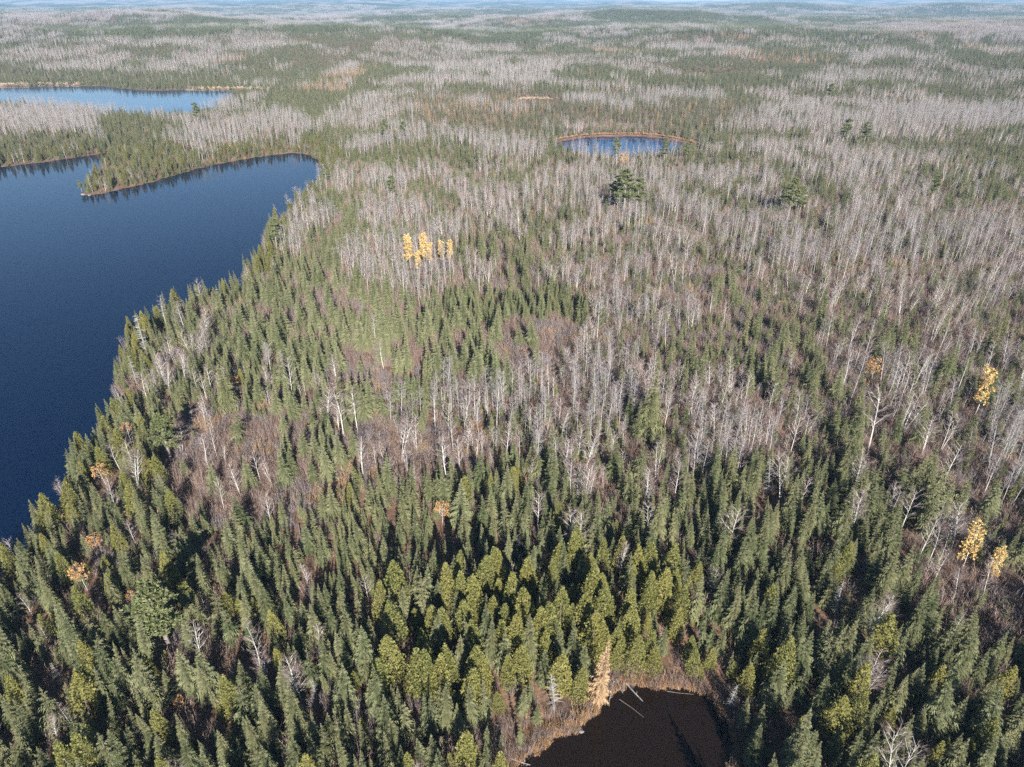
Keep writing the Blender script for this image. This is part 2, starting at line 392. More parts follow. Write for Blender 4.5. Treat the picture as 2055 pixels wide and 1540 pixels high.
def bush(h, r, n, w=.02):
    c = Buf()
    for _ in range(n):
        a = U(0, 6.28); q = r * math.sqrt(R.random()); o = np.array([q * math.cos(a) * .6, q * math.sin(a) * .6, -.15])
        l = h * U(.5, 1.1); tip = o + np.array([math.cos(a) * U(.1, .6) * r + U(-.3, .3), math.sin(a) * U(.1, .6) * r + U(-.3, .3), l])
        an = U(0, 3.14); s = np.array([math.cos(an), math.sin(an), 0]) * w * U(.8, 1.6); var = R.random()
        c.tri(tuple(o - s), tuple(o + s), tuple(tip), 0, var)
        for k in range(3):
            f = U(.35, .9); p = o + (tip - o) * f; e = p + np.array([U(-.4, .4), U(-.4, .4), U(.15, .6)]) * (h * .38)
            c.tri(tuple(p - s * .8), tuple(p + s * .8), tuple(e), 0, min(1, max(0, var + U(-.3, .3))))
    return c

def tussock(h, r, n):
    c = Buf()
    for _ in range(n):
        a = U(0, 6.28); q = r * math.sqrt(R.random()); o = np.array([q * math.cos(a), q * math.sin(a), -.1]); an = U(0, 3.14)
        s = np.array([math.cos(an), math.sin(an), 0]) * U(.015, .035)
        c.tri(tuple(o - s), tuple(o + s), tuple(o + np.array([U(-.3, .3), U(-.3, .3), h * U(.6, 1.1)])), 0, R.random())
    return c

# ------------------------------------------------------------------ tree models: (trunk, crown) pairs, heights in metres
NV = 7
MODELS = {}
def reg(kind, fn, n, tm, cm):
    L = []
    for i in range(n):
        t, c = fn(i); hmax = max(p[2] for p in c.v)
        whole = Buf(); whole.add(t); whole.add(c, matoff=len(tm))
        L.append(dict(h=hmax, trunk=t.mesh(kind + '_trunk', tm), crown=c.mesh(kind + '_crown', cm), whole=whole.mesh(kind + '_whole', tm + cm), n=len(whole.f)))
    MODELS[kind] = L
def spruce_form(i):
    if i % 5 == 3: return conifer(12, U(1.25, 1.6), 23, 7, U(.8, .95), .10, -.5, .4, 3, .40, .10, .30)       # thin
    if i % 5 == 4: return conifer(12, U(1.8, 2.2), 19, 7, U(.8, 1.0), .16, -.3, .5, 4, .30, .28, .40)       # ragged
    return conifer(12, U(1.95, 2.6), 23, 11, U(.95, 1.15), .05, -.36, .5, 6, .33, .0, .17)
reg('spruce', spruce_form, 12, [M['bark']], [M['spruce']])
reg('fir', lambda i: conifer(11, U(2.1, 2.8), 21, 11, U(.95, 1.15), .04, -.22, .55, 6, .32, .0, .15), NV + 1, [M['bark']], [M['fir']])
reg('bog', lambda i: conifer(10, U(.75, 1.05), 18, 6, U(.55, .75), .12, -.6, .3, 2, .55), 5, [M['bark']], [M['bog']])
reg('larch', lambda i: conifer(11, U(1.4, 1.7), 27, 9, U(.85, 1.0), .04, -.25, .5, 7, .24, .12, .3), 4, [M['bark']], [M['larch']])
reg('cedar', lambda i: cedar(10.5, U(1.9, 2.5)), 6, [M['bark']], [M['cedar']])
reg('pine', lambda i: pine(19, U(3.0, 3.9)), 4, [M['pinebark']], [M['pine']])
reg('birch', lambda i: bare(12, U(2.1, 3.1), .33, 15, 12, True, [1, 2, 1, 3, 1, 2, 1][i % 7], lean=.10), NV, [M['white']], [M['aspenbark'], M['birchtwig']])
reg('aspen', lambda i: bare(13, U(1.5, 2.2), .34, 17, 11, False, 1, tw_w=.012, lean=.09, rise=(1.0, 1.9)), NV, [M['aspenbark']], [M['twig'], M['twig']])
reg('gold', lambda i: leafy(13, U(1.2, 1.5), .22, 22, 150, .7), 3, [M['white']], [M['white'], M['birchtwig'], M['gold']])
reg('russet', lambda i: leafy(6, U(1.5, 1.9), .35, 12, 55, .5), 3, [M['white']], [M['white'], M['birchtwig'], M['russet']])
reg('snag', lambda i: snag(10, 60), 3, [M['grey']], [M['deadtwig']])
M['mauve'] = leaf_mat('mauve_stems', (.150, .118, .115), (.215, .175, .170), (.30, .26, .255))
M['tan'] = leaf_mat('tan_stems', (.27, .175, .095), (.36, .245, .140), (.43, .31, .20))
BUSH = [bush(U(1.9, 2.8), U(1.0, 1.5), 46, .017).mesh('bush', [M[k]]) for k in ('brush', 'brush', 'brush', 'mauve', 'mauve', 'tan')]
SEDGE = [tussock(.9, .5, 40).mesh('tussock', [M['sedge']]) for _ in range(3)]
MARSH = [tussock(1.3, 2.2, 160).mesh('marsh_tuft', [M['grass']]) for _ in range(2)]

# ------------------------------------------------------------------ terrain
def build_terrain():
    rr = [12.0]
    while rr[-1] < 16000: rr.append(rr[-1] * (1.0095 if rr[-1] < 900 else 1.016))
    rr = np.array(rr)
    th = np.concatenate([np.linspace(-180, -62, 24, endpoint=False), np.linspace(-62, 62, 450, endpoint=False), np.linspace(62, 180, 24, endpoint=False)])
    T, RR = np.meshgrid(np.radians(th), rr); X = RR * np.sin(T); Y = RR * np.cos(T)
    Z = height(X, Y)
    nr, nt = X.shape
    V = np.vstack([np.stack([X, Y, Z], -1).reshape(-1, 3), [[0, 0, float(height(np.array([0.]), np.array([1.]))[0])]]])
    i, j = np.meshgrid(np.arange(nr - 1), np.arange(nt), indexing='ij'); j2 = (j + 1) % nt
    F = np.stack([i * nt + j, i * nt + j2, (i + 1) * nt + j2, (i + 1) * nt + j], -1).reshape(-1, 4)[:, ::-1]
    me = bpy.data.meshes.new('terrain'); cap = nr * nt
    tri = np.stack([np.arange(nt), np.full(nt, cap), (np.arange(nt) + 1) % nt], -1)[:, ::-1]
    nv, nq, n3 = len(V), len(F), len(tri)
    me.vertices.add(nv); me.vertices.foreach_set('co', V.ravel())
    me.loops.add(nq * 4 + n3 * 3); me.loops.foreach_set('vertex_index', np.concatenate([F.ravel(), tri.ravel()]))
    me.polygons.add(nq + n3); me.polygons.foreach_set('loop_start', np.concatenate([np.arange(nq) * 4, nq * 4 + np.arange(n3) * 3]))
    me.polygons.foreach_set('use_smooth', np.ones(nq + n3, bool))
    me.update(); me.validate(); me.materials.append(M['floor'])
    o = bpy.data.objects.new('terrain', me); scene.collection.objects.link(o)
    o['kind'] = 'structure'; o['label'] = 'brown leaf-littered forest floor rolling out to distant blue hills'; o['category'] = 'terrain'
build_terrain()

def water(name, P, mat, label, margin, cat):
    x0, y0 = P.min(0) - margin; x1, y1 = P.max(0) + margin
    me = bpy.data.meshes.new(name); me.from_pydata([(x0, y0, 0), (x1, y0, 0), (x1, y1, 0), (x0, y1, 0)], [], [(0, 1, 2, 3)]); me.materials.append(mat)
    o = bpy.data.objects.new(name, me); scene.collection.objects.link(o); o['kind'] = 'structure'; o['label'] = label; o['category'] = cat
water('lake', LAKE, M['lake'], 'deep blue lake with a wooded point reaching into it', 8, 'lake')
water('lake', FARLAKE, M['tarn'], 'narrow pale blue lake behind the wooded point', 20, 'lake')
water('pond', FARPOND, M['tarn'], 'small oval blue pond ringed by rusty sedge', 8, 'pond')
water('pond', POND, M['bogwater'], 'dark brown bog pond among the nearest evergreens', 3, 'pond')

# ------------------------------------------------------------------ which tree grows where
KINDS = ['spruce', 'fir', 'cedar', 'birch', 'aspen', 'bog', 'larch']
def mix(**k): return [k.get(n, 0) for n in KINDS]
# stands: (u, v, ru, rv) of the patch of ground in the photo, species mix, tree density, brush density, height factor
STANDS = [
    (1027, 1350, 1500, 420, mix(spruce=.70, fir=.19, cedar=.07, birch=.04), 1.0, .4, 1.0),
    (1700, 620, 900, 340, mix(spruce=.34, fir=.16, birch=.31, aspen=.19), .58, .9, .95),
    (900, 400, 500, 130, mix(spruce=.20, fir=.15, birch=.20, aspen=.45), .66, .7, 1.0),
    (300, 1050, 420, 260, mix(spruce=.70, fir=.15, cedar=.09, birch=.06), 1.0, .3, .92),
    (330, 760, 260, 130, mix(spruce=.52, fir=.30, cedar=.06, birch=.12), .9, .45, .9),
    (640, 480, 170, 90, mix(spruce=.12, fir=.40, birch=.18, aspen=.3), .88, .5, .95),
    (560, 600, 190, 90, mix(fir=.75, spruce=.12, birch=.13), .66, .6, 1.1),
    (750, 665, 310, 105, mix(fir=.92, spruce=.04, birch=.04), .40, .95, 1.1),
    (1020, 505, 110, 90, mix(spruce=.6, fir=.15, birch=.15, aspen=.1), .75, .7, 1.0),
    (1020, 605, 160, 42, mix(spruce=.5, fir=.5), 1.0, .2, .8),
    (940, 715, 110, 65, mix(fir=.93, birch=.07), .31, 1.0, 1.3),
    (620, 830, 200, 60, mix(fir=.55, spruce=.2, birch=.25), .40, .9, 1.2),
    (950, 852, 290, 46, mix(aspen=.55, birch=.40, fir=.05), .72, 1.0, 1.0),
    (1215, 800, 85, 90, mix(aspen=.84, birch=.1, fir=.06), .85, .9, .95),
    (1280, 610, 75, 160, mix(aspen=.76, birch=.12, spruce=.12), .72, .9, .85),
    (1070, 705, 95, 62, mix(fir=1), .04, 1.1, .8),
    (760, 780, 60, 26, mix(fir=1), .04, 1.1, .8),
    (510, 965, 160, 95, mix(fir=.7, birch=.3), .06, 1.0, .9),
    (390, 900, 70, 70, mix(birch=.8, fir=.2), .25, 1.0, .9),
    (600, 1120, 90, 60, mix(fir=.7, spruce=.1, birch=.2), .30, .8, .9),
    (850, 925, 170, 50, mix(birch=.8, fir=.2), .28, 1.0, .9),
    (640, 900, 80, 50, mix(fir=1), .6, 1.0, .9),
    (760, 1090, 240, 100, mix(spruce=.93, birch=.05, fir=.02), 1.0, .1, .78),
    (1230, 950, 150, 55, mix(spruce=.65, fir=.2, birch=.15), .45, .9, 1.3),
    (1330, 1010, 80, 40, mix(spruce=.6, birch=.4), .25, 1.0, 1.0),
    (1150, 1260, 330, 150, mix(cedar=.50, spruce=.46, fir=.03, birch=.01), .9, .2, 1.08),
    (1330, 1330, 180, 60, mix(cedar=.85, spruce=.15), .75, .3, .95),
    (1640, 1330, 180, 160, mix(cedar=.22, spruce=.77, birch=.01), .9, .2, 1.1),
    (250, 1450, 260, 130, mix(cedar=.25, spruce=.71, birch=.04), .95, .3, 1.0),
    (1000, 1480, 120, 80, mix(cedar=.4, spruce=.6), .6, .7, 1.0),
    (1580, 1020, 330, 130, mix(spruce=.92, fir=.04, birch=.04), .85, .3, 1.14),
    (1720, 1230, 330, 130, mix(spruce=.93, cedar=.04, birch=.03), .9, .25, 1.1),
    (1960, 1130, 110, 170, mix(spruce=.30, birch=.6, fir=.1), .45, .9, 1.0),
    (1860, 880, 190, 70, mix(birch=.62, spruce=.3, aspen=.08), .38, 1.1, 1.15),
    (2030, 860, 70, 110, mix(aspen=.95, birch=.05), 1.0, .5, .95),
    (1880, 730, 190, 80, mix(birch=.30, aspen=.24, spruce=.46), .6, 1.0, 1.05),
    (1650, 650, 260, 85, mix(birch=.50, spruce=.34, fir=.12, aspen=.04), .50, 1.1, 1.0),
    (1450, 770, 160, 75, mix(birch=.38, spruce=.35, fir=.27), .60, 1.0, .95),
    (1500, 550, 160, 65, mix(birch=.5, fir=.27, spruce=.15, aspen=.08), .45, 1.1, .95),
    (1740, 480, 340, 62, mix(aspen=.84, spruce=.12, birch=.04), .74, .5, 1.0),
    (1600, 375, 500, 50, mix(aspen=.24, birch=.22, spruce=.45, fir=.09), .74, .6, 1.0),
    (1750, 300, 400, 45, mix(birch=.24, aspen=.18, spruce=.50, fir=.08), .78, .6, 1.0),
    (1960, 235, 150, 24, mix(aspen=1), 1.15, .2, 1.05),
    (1850, 190, 400, 25, mix(spruce=.62, birch=.25, aspen=.1), .95, .3, .9),
    (1230, 350, 230, 44, mix(aspen=.42, birch=.18, spruce=.32, fir=.08), .8, .5, .85),
    (1250, 331, 160, 12, mix(aspen=.3, spruce=.5, birch=.2), .5, .6, .85),
    (870, 300, 200, 30, mix(aspen=.65, birch=.1, spruce=.25), .95, .3, 1.0),
    (1110, 222, 400, 48, mix(bog=.93, larch=.03, aspen=.04), 1.0, .4, .85),
    (940, 225, 130, 33, mix(bog=.74, larch=.11, aspen=.15), .95, .4, .85),
    (1330, 200, 180, 14, mix(bog=.5, aspen=.5), .95, .3, .9),
    (1205, 258, 95, 11, mix(aspen=.3, bog=.1), .25, 1.3, .5),
    (1080, 204, 46, 8, mix(bog=1), .0, .0, .5),
    (470, 180, 85, 4.5, mix(bog=1), .0, .0, .5),
    (70, 171, 110, 4, mix(bog=1), .0, .0, .5),
    (720, 235, 80, 35, mix(aspen=.6, birch=.2, bog=.2), .9, .4, .9),
    (470, 260, 190, 48, mix(aspen=.72, spruce=.20, birch=.08), .95, .3, .95),
    (330, 236, 210, 13, mix(spruce=.6, aspen=.4), .85, .3, .62),
    (230, 245, 130, 42, mix(spruce=.72, aspen=.28), 1.0, .2, .95),
    (60, 232, 105, 24, mix(aspen=.95, spruce=.05), 1.05, .2, 1.0),
    (100, 292, 170, 26, mix(spruce=.85, aspen=.15), 1.0, .2, .9),
    (300, 345, 230, 52, mix(fir=.45, cedar=.30, spruce=.25), 1.0, .2, .72),
    (520, 302, 130, 14, mix(cedar=.5, fir=.3, aspen=.2), 1.0, .2, .7),
    (640, 300, 45, 30, mix(cedar=.4, fir=.4, aspen=.2), .9, .3, .8),
    (640, 178, 70, 9, mix(larch=.32, spruce=.38, aspen=.3), .9, .2, .85),
    (200, 158, 320, 12, mix(spruce=.85, bog=.1, aspen=.05), 1.0, .2, .95),
]
ST_W = np.array([s[4] for s in STANDS])

def stand_at(x, y, z):
    """species weights, density, brush, height factor on the ground at (x, y)"""
    n = len(x); u, v, zc = project(x, y, z); r = np.hypot(x, y)
    con = fbm(x / 95, y / 150, 61, 3) + .25 * (fbm(x / 420, y / 700, 62, 2) - .5)
    rnd = rng.random(n)
    W = np.zeros((n, len(KINDS)))
    c = .14 + .80 * sstep(.39, .59, con + .16 * (fbm(x / 28, y / 40, 67, 2) - .5))
    far_con = np.array(mix(spruce=.72, fir=.22, birch=.06)); far_dec = np.array(mix(aspen=.58, birch=.27, spruce=.12, fir=.03))
    W[:] = c[:, None] * far_con + (1 - c)[:, None] * far_dec
    lar = sstep(.72, .80, fbm(x / 110, y / 200, 63, 2)) * (r > 900)
    W = W * (1 - lar[:, None] * .25); W[:, 6] += lar * .25
    D = np.full(n, .92); B = np.full(n, .3); H = np.full(n, .95) - .25 * sstep(.5, .7, fbm(x / 260, y / 260, 66, 2)) * (r > 900)
    n1 = fbm(x / 16, y / 22, 64, 3) - .5; n1f = fbm(x / 60, y / 90, 65, 3) - .5
    for (su, sv, ru, rv, w, d, b, hf) in STANDS:
        if d > .3: sv = sv + .045 * max(0, sv - 100)
        d = d * (1 - (.27 if w[4] > .6 or sv < 320 else .42) * (w[3] + w[4]))
        e = np.sqrt(((u - su) / ru) ** 2 + ((v - sv) / rv) ** 2) + np.where(r < 500, n1, n1f) * .9
        k = rng.random(n) < sstep(1.12, .85, e)
        W[k] = w; D[k] = d; B[k] = b; H[k] = hf
    p = np.where(r < 420, fbm(x / 15, y / 19, 92, 2), fbm(x / 34, y / 48, 93, 3))
    rank = np.empty(n); rank[np.argsort(p)] = np.arange(n) / max(n, 1)
    ev = [0, 1, 2, 5]; de = [3, 4]; cf = W[:, ev].sum(1) / (W.sum(1) + 1e-9)
    mixd = (cf > .04) & (cf < .93)
    pc = sstep(-.14, .14, cf - rank)          # chance of evergreens in this patch
    fe = np.where(mixd, pc / np.maximum(cf, 1e-3), 1); fd = np.where(mixd, (1 - pc) / np.maximum(1 - cf, 1e-3), 1)
    W[:, ev] *= fe[:, None]; W[:, de] *= fd[:, None]
    return W, D, B, H, u, v, zc

def tall(u, v, vt):
    x, y = ground(u, v, 1.5); z = float(height(np.array([x]), np.array([y]))[0])
    x, y = ground(u, v, z); lo, hi = .5, 40
    for _ in range(40):
        m = (lo + hi) / 2
        if project(x, y, z + m)[1] > vt: lo = m
        else: hi = m
    return x, y, z, lo

def cells(r0, r1, c):
    """jittered planting grid inside the part of the land the photo (and a little more) sees"""
    xs = np.arange(-r1 * .80, r1 * .80, c); ys = np.arange(14, r1, c)
    X, Y = np.meshgrid(xs, ys); X = X.ravel(); Y = Y.ravel()
    X = X + rng.uniform(-.46, .46, X.shape) * c; Y = Y + rng.uniform(-.46, .46, Y.shape) * c
    r = np.hypot(X, Y); u, v, zc = project(X, Y, 0)
    k = (r >= r0) & (r < r1) & (u > -260) & (u < 2315) & (v < 1900)
    return X[k], Y[k]

PLANT = {k: [] for k in KINDS}
bush_pts = []; sedge_pts = []
HT = dict(spruce=(5.4, 10.4), fir=(6.0, 11.0), cedar=(6.5, 10.5), birch=(6.5, 12.5), aspen=(9.5, 14.0), bog=(6.5, 10.5), larch=(8, 12))
for (r0, r1, c) in ((0, 210, 2.25), (210, 420, 2.8), (420, 800, 3.4), (800, 1600, 4.5)):
    X, Y = cells(r0, r1, c); ds = water_dist(X, Y); Z = height(X, Y, ds)
    W, D, B, H, u, v, zc = stand_at(X, Y, Z)
    sd = np.minimum(np.minimum(ds[0], ds[1]), np.minimum(ds[2] - 1.2, ds[3] - .9))
    shore = (ds[0] < 9) & (ds[0] > 0)
    m = shore & (rng.random(len(X)) < .7)
    W[m] = np.array(mix(spruce=.52, fir=.18, cedar=.24, birch=.06)); D[m] = np.maximum(D[m], .95)
    gap = np.where((np.hypot(X, Y) < 330) & ~shore, .62 + .7 * fbm(X / 6.5, Y / 6.5, 91, 2), .62 + .76 * fbm(X / 13, Y / 13, 94, 2))
    ok = (sd > .4) & (rng.random(len(X)) < D * .93 * gap)
    cw = np.cumsum(W, 1); cw /= cw[:, -1:] + 1e-9
    sp = (rng.random(len(X))[:, None] > cw).sum(1).clip(0, len(KINDS) - 1)
    small = rng.random(len(X)) < .30
    for i, kd in enumerate(KINDS):
        k = ok & (sp == i); lo, hi = HT[kd]
        ht = (lo + (hi - lo) * rng.random(k.sum()) ** 1.25) * H[k]
        if kd in ('spruce', 'fir', 'cedar'): ht = np.where(small[k], ht * rng.uniform(.35, .7, k.sum()), ht)
        elif kd in ('birch', 'aspen'): ht = np.where(small[k], ht * rng.uniform(.6, .85, k.sum()), ht)
        PLANT[kd].append(np.stack([X[k], Y[k], Z[k], ht, rng.uniform(.85, 1.18, k.sum())], 1))
    # young evergreens under the leafless stands
    dec = W[:, 3] + W[:, 4]
    jx = X + rng.uniform(-c, c, len(X)) * .5; jy = Y + rng.uniform(-c, c, len(X)) * .5
    yd = water_dist(jx, jy); k = (np.minimum(np.minimum(yd[0], yd[1]), np.minimum(yd[2], yd[3])) > 3) & (rng.random(len(X)) < .55 * dec * (D > .2) * (.3 + 1.4 * fbm(X / 22, Y / 30, 68, 2)))
    f = rng.random(len(X)) < .45
    for kd, q in (('spruce', k & f), ('fir', k & ~f)):
        PLANT[kd].append(np.stack([jx[q], jy[q], height(jx[q], jy[q], [w[q] for w in yd]), rng.uniform(2.6, 6.5, q.sum()), rng.uniform(.95, 1.3, q.sum())], 1))
    # brush under and between the trees
    if r1 <= 800:
        for rep in range(3 if r1 <= 210 else 2 if r1 <= 420 else 1):
            jx = X + rng.uniform(-c, c, len(X)) * .5; jy = Y + rng.uniform(-c, c, len(X)) * .5
            dd = water_dist(jx, jy); sb = np.minimum(np.minimum(dd[0], dd[1]), np.minimum(dd[2], dd[3]))
            k = (sb > .5) & (rng.random(len(X)) < B * .95)
            bush_pts.append(np.stack([jx[k], jy[k], height(jx[k], jy[k], [q[k] for q in dd]), rng.uniform(.55, 1.25, k.sum()) * (1 + .55 * rng.random(k.sum()) ** 2) * (1 if r1 <= 210 else 1.3)], 1))

# evergreens crowding the very edge of the lakes
for P, i, step in ((LAKE, 0, 1.5), (FARLAKE, 1, 3.0), (FARPOND, 2, 3.0)):
    for a, b in zip(P, np.roll(P, -1, 0)):
        L = np.hypot(*(b - a)); n = int(L / step)
        if not n: continue
        t = rng.random(n); nx, ny = (b - a)[1] / L, -(b - a)[0] / L; w = rng.uniform(-3.4, 3.4, n)
        x = a[0] + (b[0] - a[0]) * t + nx * w; y = a[1] + (b[1] - a[1]) * t + ny * w; ds = water_dist(x, y)
        u, v, zc = project(x, y, 0); k = (ds[i] > .15) & (ds[i] < 3) & (u > -260) & (u < 2315) & (v < 1900) & (y > 14)
        z = height(x, y, ds); h = rng.uniform(2.5, 6.5, n) if i < 2 else rng.uniform(1.5, 3.5, n); q = rng.random(n)
        for kd, m in (('spruce', k & (q < .45)), ('fir', k & (q >= .45) & (q < .7)), ('cedar', k & (q >= .7))):
            PLANT[kd].append(np.stack([x[m], y[m], z[m], h[m], rng.uniform(.95, 1.3, m.sum())], 1))

def ring(P, i, n, w, s0, s1):
    lo = P.min(0) - w; hi = P.max(0) + w
    x = rng.uniform(lo[0], hi[0], n); y = rng.uniform(lo[1], hi[1], n); ds = water_dist(x, y); d = ds[i]
    k = (d > -.3) & (d < w * rng.random(n) ** .7)
    z = np.maximum(height(x[k], y[k], [q[k] for q in ds]), 0)
    return np.stack([x[k], y[k], z, rng.uniform(s0, s1, k.sum())], 1)
sedge_pts.append(ring(POND, 3, 9000, 2.8, .6, 1.2)); sedge_pts.append(ring(FARPOND, 2, 14000, 3.4, .7, 1.3))
bush_pts.append(ring(POND, 3, 3400, 3.6, .35, .75))
marsh_pts = []
for (us, vs) in (((-60, 0, 60, 120, 170), (171.5, 171.5, 170.5, 169.5, 170)), ((385, 430, 480, 530, 545), (178.5, 178.5, 179, 180, 180.5)), ((1045, 1080, 1118), (205, 204, 204.5))):
    P = np.array([ground(a, b) for a, b in zip(us, vs)])
    for a, b in zip(P[:-1], P[1:]):
        n = int(np.hypot(*(b - a)) * 7); t = rng.random(n); wd = rng.normal(0, 7, n)
        x = a[0] + (b[0] - a[0]) * t + rng.normal(0, 2, n); y = a[1] + (b[1] - a[1]) * t + wd
        ds = water_dist(x, y); k = np.minimum(ds[1], ds[2]) > -3
        marsh_pts.append(np.stack([x[k], y[k], np.maximum(0, height(x[k], y[k], [q[k] for q in ds])), rng.uniform(.45, .8, k.sum())], 1))
MARSHALL = np.vstack(marsh_pts)

# ------------------------------------------------------------------ single things seen in the photo: (kind, u, v of the foot, v of the top, label)
SINGLES = [
    ('pine', 343, 1305, 1158, 'big olive pine with a pale trunk in the near left evergreens', 'the big olive pine with pale trunk'),
    ('pine', 345, 930, 832, 'flat-topped pine on a bare leaning trunk beside the brown brush', 'the flat-topped pine beside the brush'),
    ('pine', 556, 500, 436, 'dark pine leaning out over the lake shore beside deep water', 'the dark pine over the lake shore'),
    ('pine', 1252, 432, 335, 'massive dark pine standing alone among grey birches before the oval pond', 'the massive pine before the oval pond'),
    ('pine', 1232, 420, 350, 'left flank pine of the massive pine before the oval pond', None),
    ('pine', 1276, 426, 356, 'right flank pine of the massive pine before the oval pond', None),
    ('pine', 1602, 436, 372, 'shorter pine right beside the tall one over pale aspens', None),
    ('pine', 1580, 440, 352, 'tall dark pine rising over pale aspens right of the oval pond', 'the tall pine over pale aspens'),
    ('pine', 1688, 292, 236, 'left one of two dark pines growing side by side behind the birches', 'the twin dark pines'),
    ('pine', 1732, 294, 244, 'right one of two dark pines growing side by side behind the birches', None),
    ('pine', 775, 284, 238, 'leftmost of three broad pines at the edge of the orange larch bog', 'the pines by the larch bog'),
    ('pine', 812, 282, 242, 'middle one of three broad pines at the edge of the orange larch bog', None),
    ('pine', 925, 276, 240, 'rightmost of three broad pines at the edge of the orange larch bog', None),
    ('pine', 1236, 322, 276, 'slender pine in front of the oval blue pond, left of its pair', None),
    ('pine', 1332, 326, 276, 'bushy pine in front of the right half of the oval blue pond', None),
    ('pine', 1376, 322, 284, 'low spreading pine at the right end of the oval blue pond', None),
    ('pine', 656, 372, 330, 'pine standing at the inner end of the lake bay', None),
    ('pine', 786, 400, 352, 'lone pine amid the pale aspen wood behind the golden trees', None),
    ('pine', 1868, 410, 352, 'dark round pine above the dense pale aspen stand', None),
    ('pine', 1664, 208, 166, 'spire-like pine in the far mixed wood right of the bog', None),
    ('pine', 398, 252, 205, 'dark pine standing between the two blue lakes', None),
    ('pine', 165, 386, 362, 'squat pine at the very tip of the wooded point', 'the tip of the wooded point'),
    ('gold', 824, 540, 466, 'leftmost golden aspen of the bright cluster in mid wood', 'the leftmost golden aspen'),
    ('gold', 838, 552, 500, 'short golden aspen second from the left in the bright cluster', None),
    ('gold', 851, 538, 466, 'tallest golden aspen in the middle of the bright cluster', 'the tallest golden aspen'),
    ('gold', 863, 540, 484, 'golden aspen just right of the tallest one in the bright cluster', None),
    ('gold', 888, 530, 478, 'golden aspen second from the right in the bright cluster', None),
    ('gold', 902, 532, 480, 'rightmost golden aspen of the bright cluster in mid wood', 'the rightmost golden aspen'),
    ('gold', 1955, 836, 736, 'golden orange aspen on a white trunk standing alone at far right', 'the lone golden orange aspen'),
    ('gold', 1930, 1146, 1048, 'lemon yellow aspen above the dark spruces at the right edge', 'the lemon yellow aspen'),
    ('gold', 1984, 1172, 1100, 'smaller yellow aspen right of the lemon yellow one', 'the smaller yellow aspen'),
    ('russet', 214, 975, 930, 'round orange birch glowing above the lake shore spruces', 'the round orange birch'),
    ('russet', 200, 1110, 1068, 'rust orange small tree in the dark spruces left of the brush', 'the rust orange tree'),
    ('russet', 176, 1184, 1128, 'pale orange birch with a white leaning stem in near left spruces', 'the pale orange birch'),
    ('russet', 888, 1052, 1004, 'rusty brown tree among the low spruces in front of the aspens', 'the rusty brown tree'),
    ('russet', 1748, 772, 716, 'dome-shaped rusty tree in the birches at right', 'the dome-shaped rusty tree'),
    ('russet', 1246, 346, 304, 'bright orange tree in front of the oval blue pond', 'the bright orange tree'),
    ('russet', 1515, 352, 330, 'pale tan leafy tree right of the oval blue pond', None),
    ('russet', 272, 1212, 1184, 'small rust red tree left of the big olive pine', None),
    ('russet', 362, 1432, 1400, 'small orange shrub-like tree near the bottom left corner', None),
    ('russet', 476, 790, 752, 'faded tan tree in the brown brush near the left shore', None),
    ('russet', 262, 880, 845, 'small orange tree at the lake edge below the old snag', None),
    ('larch', 1198, 1408, 1272, 'tall salmon orange larch at the edge of the dark brown pond', 'the salmon larch by the pond'),
    ('snag', 298, 722, 632, 'old bleached snag with crooked limbs leaning over the lake', 'the bleached snag on the shore'),
    ('snag', 640, 1412, 1362, 'chalky white dead spruce among the nearest evergreens', 'the chalky white dead spruce'),
    ('snag', 1112, 1430, 1348, 'thin grey dead spruce standing behind the dark pond', 'the grey dead spruce by the pond'),
    ('snag', 1460, 1424, 1366, 'silvery dead spruce at the right bank of the dark pond', 'the silvery dead spruce'),
    ('snag', 1672, 1240, 1172, 'grey lichen-hung dead spruce in the tall spruces right of the pond', 'the lichen-hung dead spruce'),
    ('snag', 275, 775, 715, 'short grey snag at the lake edge beside the bleached one', None),
    ('snag', 118, 1370, 1330, 'dull grey dead tree near the left edge of the near forest', 'the dull grey dead tree'),
    ('snag', 1540, 1000, 925, 'pale half-dead spruce in the tall stand right of centre', 'the pale half-dead spruce'),
    ('birch', 690, 882, 768, 'big white birch with wide bare limbs at the aspen stand edge', 'the big white birch'),
    ('birch', 652, 858, 768, 'white birch just left of the big white one', None),
    ('birch', 718, 868, 780, 'white birch just right of the big white one', None),
    ('birch', 806, 925, 832, 'white bare birch standing in the russet brush in front of aspens', 'the birch in the russet brush'),
    ('birch', 900, 972, 868, 'many-limbed white birch at the front edge of the aspen stand', 'the many-limbed birch'),
    ('birch', 1742, 905, 772, 'tall white birch under the dome-shaped rusty tree', None),
    ('birch', 1810, 872, 778, 'white birch with forked stem right of the rusty dome tree', None),
    ('birch', 1886, 985, 872, 'wide white birch with sprawling bare limbs near the right edge', 'the sprawling birch at right'),
    ('birch', 1850, 915, 830, 'white birch standing between the sprawling one and the golden tree', None),
    ('birch', 398, 790, 735, 'pale round-headed bare tree in brush near the left shore', 'the pale round-headed tree'),
    ('birch', 362, 1108, 1064, 'small stark white birch in the spruces below the brush clearing', 'the small stark white birch'),
    ('birch', 770, 740, 680, 'white birch clump among the pale firs in the middle', 'the white birch among pale firs'),
]
LM = []     # landmarks that other labels refer to
def dropped(arr, x, y, rad):
    return arr[np.hypot(arr[:, 0] - x, arr[:, 1] - y) > rad]
ALL = {k: np.vstack(v) for k, v in PLANT.items()}
